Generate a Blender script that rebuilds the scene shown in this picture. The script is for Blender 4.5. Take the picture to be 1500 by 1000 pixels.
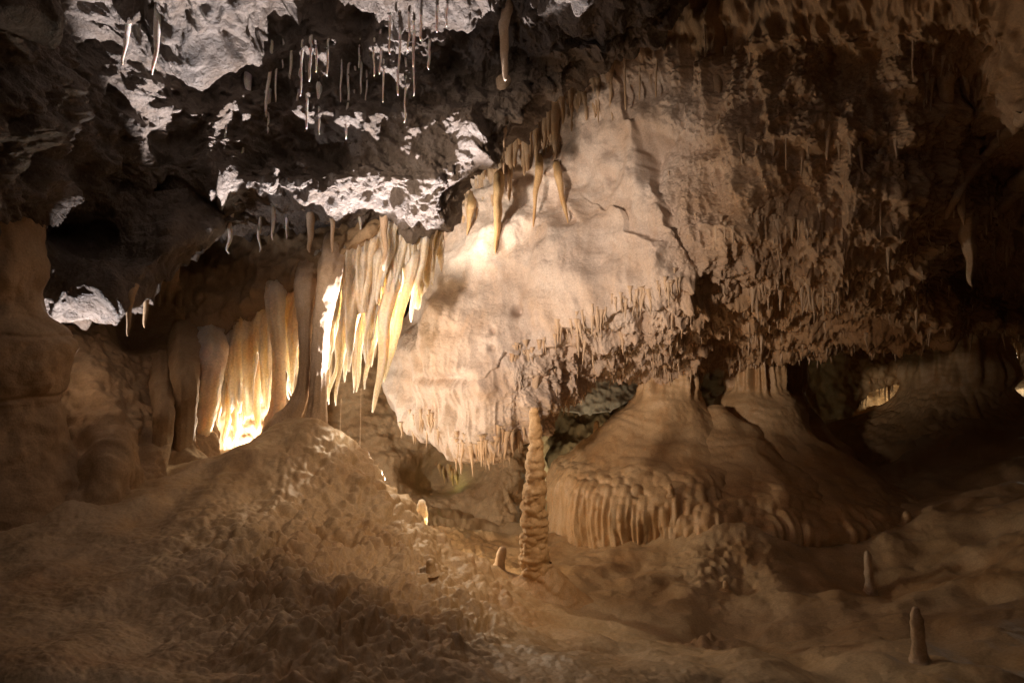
import bpy, math, random
import numpy as np
from mathutils import Vector
from mathutils.bvhtree import BVHTree

# ------------------------------------------------------------------ camera
sc = bpy.context.scene
for o in list(bpy.data.objects):
    bpy.data.objects.remove(o)
F = 917.0                                   # focal length in photo pixels (1500 wide)
cam_d = bpy.data.cameras.new('camera'); cam = bpy.data.objects.new('camera', cam_d)
sc.collection.objects.link(cam); sc.camera = cam
cam_d.sensor_width = 36; cam_d.lens = 36 * F / 1500; cam_d.clip_end = 200; cam_d.clip_start = 0.05
cam.location = (0, 0, 0); cam.rotation_euler = (math.radians(90), 0, 0)

# ------------------------------------------------------------------ world (deep inside a cave: no sky reaches it)
w = bpy.data.worlds.new('World'); sc.world = w; w.use_nodes = True
w.node_tree.nodes['Background'].inputs[0].default_value = (0, 0, 0, 1)
w.node_tree.nodes['Background'].inputs[1].default_value = 0.0
sc.view_settings.view_transform = 'Standard'; sc.view_settings.look = 'None'
sc.view_settings.exposure = 0.0; sc.view_settings.gamma = 1.0
sc.cycles.use_denoising = True
sc.cycles.max_bounces = 8; sc.cycles.diffuse_bounces = 5; sc.cycles.transmission_bounces = 4
sc.cycles.sample_clamp_indirect = 4.0

def W(u, v, d):
    return np.array(((u - 750) / F * d, d, (500 - v) / F * d))

# ------------------------------------------------------------------ the cave's lamps, plus added fill spots
def lamp(name, kind, loc, power, col, target=None, angle=60, blend=1.0, size=0.04):
    l = bpy.data.lights.new(name, kind); o = bpy.data.objects.new(name, l); sc.collection.objects.link(o)
    l.energy = power; l.color = col; l.shadow_soft_size = size
    o.location = loc
    if kind == 'SPOT':
        l.spot_size = math.radians(angle); l.spot_blend = blend
        o.rotation_euler = (Vector(target) - Vector(loc)).to_track_quat('-Z', 'Y').to_euler()
    return o
WARM = (1.0, 0.84, 0.67); COOL = (1.0, 0.93, 0.95); AMBER = (1.0, 0.56, 0.26)
lamp('lamp_ceiling', 'SPOT', (-0.87, 5.20, -1.42), 2600, COOL, (-1.22, 3.22, 1.68), 60, 0.12, 0.012)
lamp('fill_ledge', 'SPOT', tuple(W(105, 560, 4.12)), 60, COOL, (-2.75, 4.1, 0.6), 112, 0.4, 0.012)  # added spot that brightens patches of the left ledge
lamp('lamp_boulder', 'SPOT', tuple(W(634, 330, 5.60)), 48, WARM, tuple(W(705, 315, 6.35)), 120, 0.9, 0.05)
lamp('lamp_curtain', 'POINT', tuple(W(395, 672, 5.70)), 105, (1.0, 0.88, 0.72), size=0.04)
lamp('fill_side', 'SPOT', (-2.2, 1.7, 0.15), 930, (1.0, 0.77, 0.59), tuple(W(805, 415, 5.7)), 49, 1.0, 0.2)  # added out-of-view spot giving the hanging rock even light from the left
lamp('fill_front', 'SPOT', (-0.5, 0.1, 1.0), 14, AMBER, (-0.9, 5.0, -0.55), 74, 1.0, 0.2)  # added weak warm fill just above the camera, no real lamp there
lamp('fill_ridge', 'SPOT', (1.6, 2.6, 1.5), 230, (1.0, 0.67, 0.40), (-0.55, 4.3, -1.15), 50, 1.0, 0.05)  # added raking spot standing in for light bounced off the hanging rock
lamp('lamp_curtain_tips', 'SPOT', tuple(W(580, 455, 5.62)), 85, (1.0, 0.84, 0.62), (-1.25, 5.0, 0.1), 150, 0.4, 0.03)
lamp('lamp_ridge_foot', 'POINT', (-0.60, 5.12, -1.60), 16, (1.0, 0.74, 0.45), size=0.02)
lamp('lamp_hollow', 'POINT', tuple(W(668, 706, 8.15)), 0.15, (0.85, 1.0, 0.35), size=0.01)
lamp('lamp_far_chamber', 'POINT', tuple(W(850, 695, 8.3)), 10, (1.0, 1.0, 0.72), size=0.03)
lamp('lamp_far_passage', 'POINT', tuple(W(1345, 585, 10.3)), 13, (1.0, 0.8, 0.5), size=0.03)
lamp('lamp_far_right', 'POINT', tuple(W(1512, 528, 10.3)), 22, (1.0, 0.9, 0.72), size=0.03)

# ------------------------------------------------------------------ noise
rng0 = np.random.default_rng(7)
PERM = rng0.permutation(512).astype(np.int64)
GRAD = rng0.normal(size=(512, 3)).astype(np.float32)
GRAD /= np.linalg.norm(GRAD, axis=1, keepdims=True)
JIT = rng0.random((512, 3)).astype(np.float32)

def hsh(ix, iy, iz):
    return PERM[(PERM[(PERM[ix & 511] + iy) & 511] + iz) & 511]

def perlin(p, seed=0):
    p = np.asarray(p, np.float32) + np.float32(seed * 17.37)
    i = np.floor(p).astype(np.int64); f = (p - i).astype(np.float32)
    t = f * f * f * (f * (f * 6 - 15) + 10)
    out = 0
    for dx in (0, 1):
        wx = t[..., 0] if dx else 1 - t[..., 0]
        for dy in (0, 1):
            wy = t[..., 1] if dy else 1 - t[..., 1]
            for dz in (0, 1):
                wz = t[..., 2] if dz else 1 - t[..., 2]
                g = GRAD[hsh(i[..., 0] + dx, i[..., 1] + dy, i[..., 2] + dz)]
                d = (f[..., 0] - dx) * g[..., 0] + (f[..., 1] - dy) * g[..., 1] + (f[..., 2] - dz) * g[..., 2]
                out = out + wx * wy * wz * d
    return out * 1.6

def fbm(p, octv=4, seed=0, gain=0.5, lac=2.03):
    a, s, q = 1.0, 0.0, np.asarray(p, np.float32)
    for k in range(octv):
        s = s + a * perlin(q, seed + k * 3); a *= gain; q = q * lac
    return s

def ridged(p, octv=3, seed=0, gain=0.5):
    a, s, q = 1.0, 0.0, np.asarray(p, np.float32)
    for k in range(octv):
        s = s + a * (1 - np.abs(perlin(q, seed + k * 3)) * 1.6); a *= gain; q = q * 2.03
    return s

def knobs(p, seed=0, size=0.75):
    """rounded cauliflower knobs 0..1 (cellular)"""
    p = np.asarray(p, np.float32) + np.float32(seed * 11.3)
    i = np.floor(p).astype(np.int64); f = (p - i).astype(np.float32)
    best = np.full(p.shape[:-1], 9.0, np.float32)
    for dx in (-1, 0, 1):
        for dy in (-1, 0, 1):
            for dz in (-1, 0, 1):
                j = JIT[hsh(i[..., 0] + dx, i[..., 1] + dy, i[..., 2] + dz)]
                r = (dx + j[..., 0] - f[..., 0]) ** 2 + (dy + j[..., 1] - f[..., 1]) ** 2 + (dz + j[..., 2] - f[..., 2]) ** 2
                best = np.minimum(best, r)
    return np.sqrt(np.maximum(0, 1 - best / (size * size)))

def sstep(a, b, x):
    t = np.clip((x - a) / (b - a), 0, 1); return t * t * (3 - 2 * t)

def px(P):
    """photo pixel of points, for placing features on a surface"""
    return 750 + F * P[..., 0] / P[..., 1], 500 - F * P[..., 2] / P[..., 1]

def blob(u, v, cu, cv, ru, rv):
    return np.exp(-(((u - cu) / ru) ** 2 + ((v - cv) / rv) ** 2))

# ------------------------------------------------------------------ mesh helpers
def cr(a, n):
    """Catmull-Rom along axis 0 of a -> n samples"""
    m = a.shape[0]; t = np.linspace(0, m - 1, n) if np.isscalar(n) else n; i = np.clip(np.floor(t).astype(int), 0, m - 2); f = t - i
    f = f.reshape((-1,) + (1,) * (a.ndim - 1))
    pad = np.concatenate([2 * a[:1] - a[1:2], a, 2 * a[-1:] - a[-2:-1]])
    p0, p1, p2, p3 = pad[i], pad[i + 1], pad[i + 2], pad[i + 3]
    return 0.5 * (2 * p1 + (p2 - p0) * f + (2 * p0 - 5 * p1 + 4 * p2 - p3) * f ** 2 + (3 * p1 - p0 - 3 * p2 + p3) * f ** 3)

def dens(m, n, *zones):
    """n sample positions over 0..m-1 with extra density in zones (a, b, weight)"""
    x = np.linspace(0, m - 1, 4000); w_ = np.ones(4000)
    for a, b, k in zones: w_[(x >= a) & (x <= b)] *= k
    c = np.concatenate([[0], np.cumsum((w_[1:] + w_[:-1]) / 2)]); return np.interp(np.linspace(0, c[-1], n), c, x)

def loft(cols, nu, nv, raw=False):
    """control columns (each a list of (u,v,depth)) -> grid (nv, nu, 3)"""
    c = np.array([[W(*q) for q in col] for col in cols]) if not raw else np.array(cols, float)
    g = cr(c, nu)                                    # nu, rows, 3
    return np.ascontiguousarray(cr(np.swapaxes(g, 0, 1), nv))

def normals(P, toward=None):
    du = np.gradient(P, axis=1); dv = np.gradient(P, axis=0)
    n = np.cross(du, dv); n /= np.linalg.norm(n, axis=-1, keepdims=True) + 1e-12
    return n

def mk(name, V, faces, mat, parent=None, smooth=True):
    me = bpy.data.meshes.new(name)
    V = np.asarray(V, np.float32).reshape(-1, 3); faces = np.asarray(faces, np.int32)
    k = faces.shape[1]
    me.vertices.add(len(V)); me.vertices.foreach_set('co', V.ravel())
    me.loops.add(faces.size); me.loops.foreach_set('vertex_index', faces.ravel())
    me.polygons.add(len(faces)); me.polygons.foreach_set('loop_start', np.arange(0, faces.size, k, dtype=np.int32))
    me.update(calc_edges=True); me.validate()
    if smooth:
        me.polygons.foreach_set('use_smooth', np.ones(len(me.polygons), bool))
    if mat: me.materials.append(mat)
    o = bpy.data.objects.new(name, me); sc.collection.objects.link(o)
    if parent: o.parent = parent
    return o

def gridfaces(nv, nu, wrap=False):
    a = np.arange(nv * nu).reshape(nv, nu)
    if wrap:
        b = np.concatenate([a, a[:, :1]], axis=1)
    else:
        b = a
    return np.stack([b[:-1, :-1], b[:-1, 1:], b[1:, 1:], b[1:, :-1]], -1).reshape(-1, 4)

def grid_obj(name, P, mat, parent=None, wrap=False):
    return mk(name, P, gridfaces(P.shape[0], P.shape[1], wrap), mat, parent)

BV = {}
def add_bvh(key, P, step=3):
    Q = P[::step, ::step]; nv, nu = Q.shape[:2]
    BV[key] = BVHTree.FromPolygons(Q.reshape(-1, 3).tolist(), gridfaces(nv, nu).tolist())

def hit(keys, u, v):
    """surface point seen at a photo pixel"""
    d = Vector(W(u, v, 1.0)).normalized(); best = None
    for k in keys:
        r = BV[k].ray_cast(Vector((0, 0, 0)), d)
        if r[0] is not None and (best is None or r[3] < best[3]): best = r
    return best

def tag(o, label=None, cat=None, group=None, kind=None):
    if label: o['label'] = label
    if cat: o['category'] = cat
    if group: o['group'] = group
    if kind: o['kind'] = kind
    return o

def empty(name, loc=(0, 0, 0)):
    o = bpy.data.objects.new(name, None); sc.collection.objects.link(o); o.location = loc; o.empty_display_size = 0.1
    return o

# ------------------------------------------------------------------ materials
def rock(name, c1, c2, c3, scale=3.0, rough=0.75, bump=0.35, fine=90.0, sss=0.0, sss_r=0.03, sss_c=(1.0, 0.55, 0.22), stain=0.5, streak=0.0, spec=0.35, bdist=0.012, crust=None):
    m = bpy.data.materials.new(name); m.use_nodes = True
    nt = m.node_tree; N = nt.nodes; L = nt.links
    b = N['Principled BSDF']
    tc = N.new('ShaderNodeTexCoord'); mp = N.new('ShaderNodeMapping')
    L.new(tc.outputs['Object'], mp.inputs[0])
    mp2 = N.new('ShaderNodeMapping'); mp2.inputs['Scale'].default_value = (1, 1, 0.16); L.new(tc.outputs['Object'], mp2.inputs[0])
    def noise(sc_, det, vec, dist=0.0, rgh=0.6):
        n = N.new('ShaderNodeTexNoise'); n.inputs['Scale'].default_value = sc_; n.inputs['Detail'].default_value = det
        n.inputs['Roughness'].default_value = rgh; n.inputs['Distortion'].default_value = dist; L.new(vec, n.inputs['Vector']); return n
    def ramp(src, a, bb):
        r = N.new('ShaderNodeMapRange'); r.inputs[1].default_value = a; r.inputs[2].default_value = bb; r.clamp = True
        L.new(src, r.inputs[0]); return r.outputs[0]
    def mix(fac, A, B, blend='MIX'):
        x = N.new('ShaderNodeMix'); x.data_type = 'RGBA'; x.blend_type = blend
        for sock, val in ((x.inputs[0], fac), (x.inputs[6], A), (x.inputs[7], B)):
            if hasattr(val, 'links') or hasattr(val, 'is_linked'): L.new(val, sock)
            elif isinstance(val, (int, float)): sock.default_value = val
            else: sock.default_value = (*val, 1)
        return x.outputs[2]
    n1 = noise(scale, 6, mp.outputs[0], 0.6); n2 = noise(scale * 0.35, 4, mp.outputs[0], 1.2); n3 = noise(fine, 5, mp.outputs[0], 0.0, 0.7)
    ns = noise(scale * 4, 4, mp2.outputs[0], 0.8)
    col = mix(ramp(n1.outputs[0], 0.35, 0.66), c1, c2)
    st = mix(ramp(n2.outputs[0], 0.5, 0.68), (0, 0, 0), (stain, stain, stain))
    col = mix(st, col, c3)
    if streak:
        s2 = mix(ramp(ns.outputs[0], 0.5, 0.7), (0, 0, 0), (streak, streak, streak)); col = mix(s2, col, c3)
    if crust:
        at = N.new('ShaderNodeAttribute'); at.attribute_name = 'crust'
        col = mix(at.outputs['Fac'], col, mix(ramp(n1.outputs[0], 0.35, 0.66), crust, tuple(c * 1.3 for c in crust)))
    sp = ramp(n3.outputs[0], 0.3, 0.7)
    g = N.new('ShaderNodeMapRange'); g.inputs[3].default_value = 0.72; g.inputs[4].default_value = 1.15; L.new(sp, g.inputs[0])
    cm = N.new('ShaderNodeCombineColor'); [L.new(g.outputs[0], cm.inputs[k]) for k in range(3)]
    col = mix(1.0, col, cm.outputs[0], 'MULTIPLY')
    L.new(col, b.inputs['Base Color'])
    rr = N.new('ShaderNodeMapRange'); rr.inputs[3].default_value = rough - 0.15; rr.inputs[4].default_value = min(1, rough + 0.15)
    L.new(n1.outputs[0], rr.inputs[0]); L.new(rr.outputs[0], b.inputs['Roughness'])
    b.inputs['Specular IOR Level'].default_value = spec
    n4 = noise(fine * 0.33, 6, mp.outputs[0], 0.3, 0.65)
    ad = N.new('ShaderNodeMath'); ad.operation = 'ADD'; L.new(n4.outputs[0], ad.inputs[0])
    mu = N.new('ShaderNodeMath'); mu.operation = 'MULTIPLY'; mu.inputs[1].default_value = 0.45; L.new(n3.outputs[0], mu.inputs[0]); L.new(mu.outputs[0], ad.inputs[1])
    bp = N.new('ShaderNodeBump'); bp.inputs['Strength'].default_value = bump; bp.inputs['Distance'].default_value = bdist
    L.new(ad.outputs[0], bp.inputs['Height']); L.new(bp.outputs[0], b.inputs['Normal'])
    if sss:
        b.inputs['Subsurface Weight'].default_value = sss
        b.inputs['Subsurface Radius'].default_value = sss_c; b.inputs['Subsurface Scale'].default_value = sss_r
    return m

M = {}
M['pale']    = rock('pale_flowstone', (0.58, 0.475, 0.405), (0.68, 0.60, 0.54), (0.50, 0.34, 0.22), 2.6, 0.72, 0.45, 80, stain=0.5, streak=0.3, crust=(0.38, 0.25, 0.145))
M['ceiling'] = rock('ceiling_rock', (0.165, 0.122, 0.09), (0.27, 0.228, 0.195), (0.09, 0.058, 0.038), 4, 0.55, 1.0, 75, stain=0.7, bdist=0.05, spec=0.5)
M['brown']   = rock('brown_rock', (0.37, 0.25, 0.14), (0.47, 0.335, 0.20), (0.25, 0.145, 0.065), 3, 0.7, 0.5, 80, stain=0.6)
M['floor']   = rock('floor_flowstone', (0.46, 0.32, 0.175), (0.58, 0.44, 0.275), (0.34, 0.175, 0.06), 1.8, 0.46, 0.35, 75, stain=0.65, spec=0.5)
M['mound']   = rock('tan_flowstone', (0.54, 0.35, 0.18), (0.62, 0.44, 0.255), (0.44, 0.22, 0.075), 2.2, 0.48, 0.35, 90, spec=0.5, stain=0.45, streak=0.4)
M['stalag']  = rock('stalagmite_calcite', (0.54, 0.34, 0.165), (0.64, 0.45, 0.25), (0.44, 0.23, 0.085), 6, 0.55, 0.3, 90, stain=0.4)
M['calcite'] = rock('translucent_calcite', (0.80, 0.66, 0.50), (0.87, 0.77, 0.65), (0.72, 0.48, 0.26), 4, 0.45, 0.25, 60, sss=0.9, sss_r=0.12, sss_c=(1.0, .86, .66), stain=0.5, streak=0.4)
M['straw']   = rock('white_straw_calcite', (0.70, 0.64, 0.58), (0.80, 0.75, 0.70), (0.6, 0.48, 0.36), 9, 0.4, 0.15, 90, sss=0.4, sss_r=0.02, stain=0.3)
M['tan']     = rock('tan_stalactite', (0.56, 0.41, 0.27), (0.64, 0.50, 0.37), (0.48, 0.28, 0.13), 7, 0.55, 0.3, 90, stain=0.45)
M['ochre']   = rock('ochre_flowstone', (0.58, 0.38, 0.18), (0.66, 0.48, 0.27), (0.50, 0.27, 0.10), 5, 0.55, 0.25, 90, stain=0.5, streak=0.4)

# ------------------------------------------------------------------ floor
cp = [  # (u, v, depth)
 (-600,1100,1.6),(-250,1000,1.9),(0,1000,1.9),(200,1000,1.9),(375,1000,1.95),(560,1000,2.1),(750,1000,2.35),(950,1000,2.5),(1125,1000,2.6),(1300,1000,2.65),(1500,1000,2.6),(1900,1050,2.3),
 (-300,880,2.6),(0,830,2.9),(120,760,3.5),(190,715,3.95),(250,690,4.3),(310,672,4.55),(370,655,4.75),(405,625,4.9),(440,606,4.95),(478,622,4.95),(500,650,4.95),(535,690,4.95),(560,728,4.95),(600,765,4.9),(650,802,4.85),(700,830,4.8),(745,842,4.8),
 (150,880,2.6),(300,800,3.3),(300,900,2.6),(420,720,4.1),(450,820,3.4),(480,900,2.75),(560,800,3.95),(600,900,3.05),(680,900,3.35),(700,960,2.75),
 (790,872,4.55),(850,900,4.2),(870,870,4.6),(900,840,5.0),(900,960,3.0),(960,815,5.35),(940,860,4.75),(985,800,5.45),(1050,775,5.45),(1110,782,5.4),(1170,800,5.35),(1010,880,4.5),(1080,870,4.6),(1050,950,3.5),
 (1200,880,4.3),(1290,830,4.9),(1275,868,4.5),(1345,965,3.2),(1400,830,4.5),(1500,900,3.3),(1500,790,4.3),(1650,800,3.8),(1900,800,3.4),
 (1320,760,5.6),(1420,700,6.2),(1500,660,6.6),(1650,640,6.6),(1250,690,7.2),(1300,640,8.2),(1400,600,8.6),(1500,590,8.6)]
C = [W(*q) for q in cp]
C += [np.array(q, float) for q in [(-2.6,5.5,-1.0),(-1.9,5.4,-1.1),(-1.45,5.3,-1.25),(-1.1,5.3,-1.6),(-.95,5.17,-1.56),(-1.2,5.17,-1.40),(-.8,5.25,-1.78),(-.45,5.2,-1.9),(0.0,5.2,-1.95),(-1.8,5.75,-1.35),(-1.2,5.9,-1.75),(-.6,5.8,-1.95),(0.1,5.8,-2.0),(-2.8,7.2,-1.5),(-1,7.5,-2.05),(.3,7.5,-2.1),(1.7,7.2,-1.9),(3,7.2,-1.8),
      (-4,4,-.8),(-5,6,-.8),(-4,9,-1.6),(0,10,-2.1),(3,10,-1.6),(6,10,-1.2),(8,6,-.8),(6,3,-1.1),(-4,1.5,-1.0),(0,1.0,-1.35),(4,1,-1.35),(8,12,-1),(-6,12,-1.5),(0,13,-2.1)]]
C = np.array(C)
def tps_fit(XY, Z, lam=0.002):
    n = len(XY); r2 = ((XY[:, None] - XY[None]) ** 2).sum(-1); K = 0.5 * r2 * np.log(r2 + 1e-9) + lam * np.eye(n)
    A = np.zeros((n + 3, n + 3)); A[:n, :n] = K; A[:n, n] = 1; A[:n, n + 1:] = XY; A[n, :n] = 1; A[n + 1:, :n] = XY.T
    return np.linalg.solve(A, np.concatenate([Z, [0, 0, 0]]))
def tps_eval(XY, w_, q):
    out = w_[-3] + q[..., 0] * w_[-2] + q[..., 1] * w_[-1]
    for k in range(len(XY)):
        r2 = (q[..., 0] - XY[k, 0]) ** 2 + (q[..., 1] - XY[k, 1]) ** 2
        out = out + w_[k] * 0.5 * r2 * np.log(r2 + 1e-9)
    return out
FW = tps_fit(C[:, :2], C[:, 2])
nu_, nv_ = 860, 520
uu = -700 + 2900 * dens(2, nu_, (.23, .77, 5)); dd = 1.1 * (13 / 1.1) ** dens(2, nv_, (.2, .72, 4))
X = (uu[None] - 750) / F * dd[:, None]; Y = np.repeat(dd[:, None], nu_, 1)
Z = tps_eval(C[:, :2], FW, np.stack([X, Y], -1))
P = np.stack([X, Y, Z], -1)[:, ::-1]
P = np.ascontiguousarray(P)
n = normals(P); n *= np.sign(n[..., 2:3])
u, v = px(P)
knob_m = np.clip(blob(u, v, 400, 860, 130, 130) + 0.9 * blob(u, v, 560, 930, 150, 90) + 0.8 * blob(u, v, 570, 770, 120, 110) + .5 * blob(u, v, 680, 880, 90, 60) + 0.5 * blob(u, v, 480, 680, 60, 60), 0, 1.1)
Q = P * np.array((1, 1, 1.0))
wq = Q + 0.06 * np.stack([perlin(Q * 6, 5), perlin(Q * 6, 6), perlin(Q * 6, 7)], -1)
h = 0.05 * fbm(Q * 1.6, 3, 1) + 0.018 * fbm(Q * 6, 3, 9) * (0.5 + knob_m)
pat = sstep(-.15, .45, perlin(Q * 2.6, 12))
h += knob_m * (0.075 * knobs(wq * 9, 1) * (.35 + .65 * pat) + 0.035 * knobs(wq * 21, 2) + .025 * fbm(Q * 14, 3, 14)) + 0.010 * knobs(wq * 26, 3) * (0.35 + knob_m)
rs = sstep(900, 1100, u)
h += rs * (0.02 * ridged(Q * np.array((2.0, 2.0, 5.0)), 2, 22) + .10 * fbm(Q * 1.3, 2, 23))
grit = blob(u, v, 1060, 830, 60, 45)
h += grit * (0.02 * knobs(wq * 17, 5) + .03 * fbm(Q * 12, 3, 17))
h += .003 * fbm(Q * 34, 3, 15, .6) * (1 - .8 * rs) + .03 * fbm(Q * np.array((3.2, 3.2, 3.2)), 2, 16) + 0.10 * blob(u, v, 1040, 935, 30, 15) * fbm(Q * 9, 2, 4)
P = P + n * h[..., None]
add_bvh('floor', P, 3)
tag(grid_obj('cave_floor', P, M['floor']), 'undulating tan flowstone floor rising to a knobbly ridge', None, None, 'structure')

# ------------------------------------------------------------------ ceiling (dark, over the camera, ending in a low lip)
def ceil_col(u0, rows, x0):
    """rows in pixels + two rows behind/over the camera given in metres"""
    return [np.array((x0 * 1.6, -3.5, 1.9)), np.array((x0 * 1.15, 1.2, 2.25))] + [W(*q) for q in rows]
cols = [
 ceil_col(-500, [(-500,-80,3.0),(-500,20,3.4),(-500,120,3.6),(-480,200,3.8),(-460,250,3.9),(-450,300,4.1),(-440,310,4.8),(-430,300,5.6)], -5.2),
 ceil_col(-200, [(-200,-80,2.5),(-200,20,2.6),(-200,120,2.7),(-190,200,2.8),(-180,260,2.85),(-170,320,2.95),(-160,330,3.5),(-150,310,4.6)], -3.6),
 ceil_col(0,   [(0,-80,2.7),(0,20,2.85),(0,120,3.0),(0,200,3.1),(0,260,3.12),(10,315,3.25),(20,325,3.8),(30,310,4.8)], -2.7),
 ceil_col(150, [(140,-110,3.1),(140,-40,3.5),(140,40,3.8),(140,190,4.0),(140,250,4.05),(140,292,4.2),(150,306,4.8),(160,290,5.7)], -2.1),
 ceil_col(290, [(290,-80,3.3),(290,10,3.7),(290,110,4.4),(290,200,4.6),(290,255,4.6),(295,300,4.9),(300,312,5.3),(300,280,6.0)], -1.6),
 ceil_col(420, [(420,-110,3.4),(420,-50,3.8),(420,25,4.55),(420,200,4.7),(420,268,4.7),(420,322,5.05),(420,326,5.4),(420,290,6.0)], -1.1),
 ceil_col(540, [(540,-110,3.4),(540,-40,3.75),(540,28,4.5),(540,190,4.75),(540,268,4.75),(545,325,5.15),(545,328,5.5),(545,280,6.0)], -.7),
 ceil_col(640, [(640,-95,3.45),(640,-20,3.8),(640,45,4.5),(640,170,4.75),(640,262,4.75),(640,325,5.0),(640,322,5.4),(640,260,6.1)], -.35),
 ceil_col(710, [(710,-120,3.5),(710,-55,3.85),(710,15,4.5),(710,130,4.75),(705,200,4.78),(705,244,4.95),(705,238,5.4),(705,170,6.2)], -.12),
 ceil_col(780, [(780,-130,3.5),(780,-75,3.85),(780,-25,4.4),(775,80,4.7),(770,140,4.75),(770,172,4.9),(775,165,5.3),(785,100,6.1)], .12),
 ceil_col(850, [(850,-120,3.5),(850,-50,3.8),(850,-5,4.2),(845,40,4.6),(840,80,4.75),(838,108,4.9),(845,100,5.3),(860,40,6.0)], .4),
 ceil_col(930, [(930,-130,3.4),(930,-70,3.7),(930,-30,4.1),(925,10,4.5),(922,40,4.65),(920,62,4.8),(925,50,5.1),(940,-20,5.8)], .7),
 ceil_col(1010,[(1010,-160,3.3),(1010,-110,3.6),(1010,-80,3.9),(1005,-50,4.2),(1000,-15,4.4),(1000,10,4.5),(1005,-5,4.9),(1015,-70,5.6)], 1.0),
 ceil_col(1100,[(1100,-220,3.1),(1100,-180,3.4),(1100,-150,3.7),(1095,-125,4.0),(1090,-95,4.2),(1090,-75,4.3),(1095,-80,4.7),(1105,-140,5.4)], 1.4),
 ceil_col(1300,[(1300,-300,2.8),(1300,-260,3.0),(1300,-230,3.3),(1300,-200,3.5),(1300,-180,3.7),(1300,-160,3.9),(1300,-165,4.3),(1300,-220,5.0)], 2.2),
 ceil_col(1700,[(1700,-300,2.6),(1700,-260,2.9),(1700,-230,3.1),(1700,-200,3.3),(1700,-180,3.5),(1700,-160,3.7),(1700,-165,4.1),(1700,-220,4.8)], 4.0),
]
P = loft(cols, dens(16, 720, (1.8, 12.4, 5)), dens(10, 500, (2.6, 7.2, 6)), raw=True)
n = normals(P)
mid = P[:, :] ; s = np.sign((n * (np.array((0, 3.5, -0.3)) - P)).sum(-1, keepdims=True)); n = n * np.sign(np.median(s))
u, v = px(P); vis = (P[..., 1] > 1.5)
Q = P
h = 0.20 * fbm(Q * 1.7, 3, 31) + 0.12 * fbm(Q * 4.4, 4, 33, .52) + 0.020 * knobs(Q * 15, 6) + 0.012 * fbm(Q * 26, 3, 36, .6)
strip = blob(u, v, 460, 300, 260, 45)
h *= (1 - 0.45 * strip)
P = P + n * h[..., None]
# sagging drips along the lip
drip = np.maximum(0, perlin(np.stack([Q[..., 0] * 9, Q[..., 1] * 9, Q[..., 2] * 0], -1), 40) - 0.18)
P[..., 2] -= 0.12 * drip * sstep(0.1, 0.7, -n[..., 2])
add_bvh('ceiling', P, 3)
tag(grid_obj('cave_ceiling', P, M['ceiling']), 'dark rough cave ceiling stepping down to a pale lip', None, None, 'structure')

# ------------------------------------------------------------------ the great pale hanging rock and its right shoulder
cols = [
 [(640,150,7.6),(630,250,7.6),(625,330,7.5),(610,420,7.5),(600,500,7.5),(600,560,7.5),(630,600,7.5),(650,590,7.9),(660,560,8.5)],
 [(620,150,6.6),(612,250,6.6),(605,330,6.6),(598,430,6.75),(580,500,6.8),(572,560,6.8),(588,604,6.8),(612,600,7.3),(640,560,8.3)],
 [(680,120,6.6),(665,220,6.65),(655,330,6.6),(640,420,6.4),(632,500,6.15),(626,570,6.15),(630,645,6.25),(640,622,6.9),(660,560,8.2)],
 [(730,100,6.3),(720,200,6.35),(715,300,6.35),(705,400,6.15),(700,490,5.9),(695,590,5.85),(692,664,5.95),(700,640,6.6),(700,560,8.2)],
 [(800,60,5.9),(800,170,6.05),(795,290,6.15),(790,390,5.85),(780,480,5.8),(765,560,5.85),(755,642,5.95),(755,610,6.6),(760,550,8.2)],
 [(870,30,5.6),(870,140,5.7),(865,260,5.8),(860,370,5.65),(850,450,5.6),(835,510,5.8),(818,574,6.2),(820,560,6.9),(830,530,8.2)],
 [(960,0,5.3),(960,110,5.4),(960,240,5.4),(960,340,5.3),(950,425,5.3),(930,490,5.8),(905,533,6.5),(905,522,7.2),(910,505,8.2)],
 [(1040,-20,5.0),(1040,100,5.1),(1040,220,5.1),(1030,330,5.1),(1010,415,5.15),(1000,490,6.0),(990,545,6.9),(990,530,7.5),(990,505,8.3)],
 [(1130,-40,4.6),(1130,80,4.7),(1130,200,4.75),(1130,300,4.8),(1120,400,5.2),(1110,460,6.0),(1100,515,7.0),(1100,505,7.7),(1100,490,8.5)],
 [(1220,-60,4.2),(1220,70,4.5),(1230,190,4.5),(1230,290,4.6),(1230,390,5.0),(1230,450,5.6),(1230,497,6.4),(1230,490,7.4),(1230,480,8.8)],
 [(1330,-80,3.9),(1330,60,4.2),(1340,180,4.3),(1345,290,4.4),(1350,390,4.8),(1350,440,5.2),(1350,478,6.0),(1350,474,7.4),(1350,470,9)],
 [(1440,-100,3.6),(1440,60,4.0),(1430,180,4.5),(1430,290,4.9),(1430,370,5.4),(1430,430,6.0),(1440,470,6.4),(1440,466,7.6),(1440,465,9)],
 [(1560,-100,3.3),(1560,60,3.7),(1560,180,4.1),(1560,280,4.8),(1560,380,5.6),(1560,430,6.2),(1560,470,6.6),(1560,466,7.8),(1560,465,9)],
 [(1900,-200,3.0),(1900,0,3.3),(1900,160,3.7),(1900,280,4.3),(1900,380,5.0),(1900,430,5.8),(1900,470,6.4),(1900,466,7.8),(1900,465,9)],
]
P = loft(cols, dens(14, 930, (1, 11.4, 4)), dens(9, 560, (.8, 6.2, 5)))
n = normals(P); n = n * np.sign(np.median((n * -P).sum(-1)))
u, v = px(P); Q = P
lit = sstep(1040, 940, u) * sstep(60, 200, v)           # smooth washed face against the rough shoulder
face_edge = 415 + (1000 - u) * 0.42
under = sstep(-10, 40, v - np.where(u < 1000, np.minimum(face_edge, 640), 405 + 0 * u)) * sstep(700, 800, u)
rough_m = np.clip(1 - lit + under, 0.0, 1.0)
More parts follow.
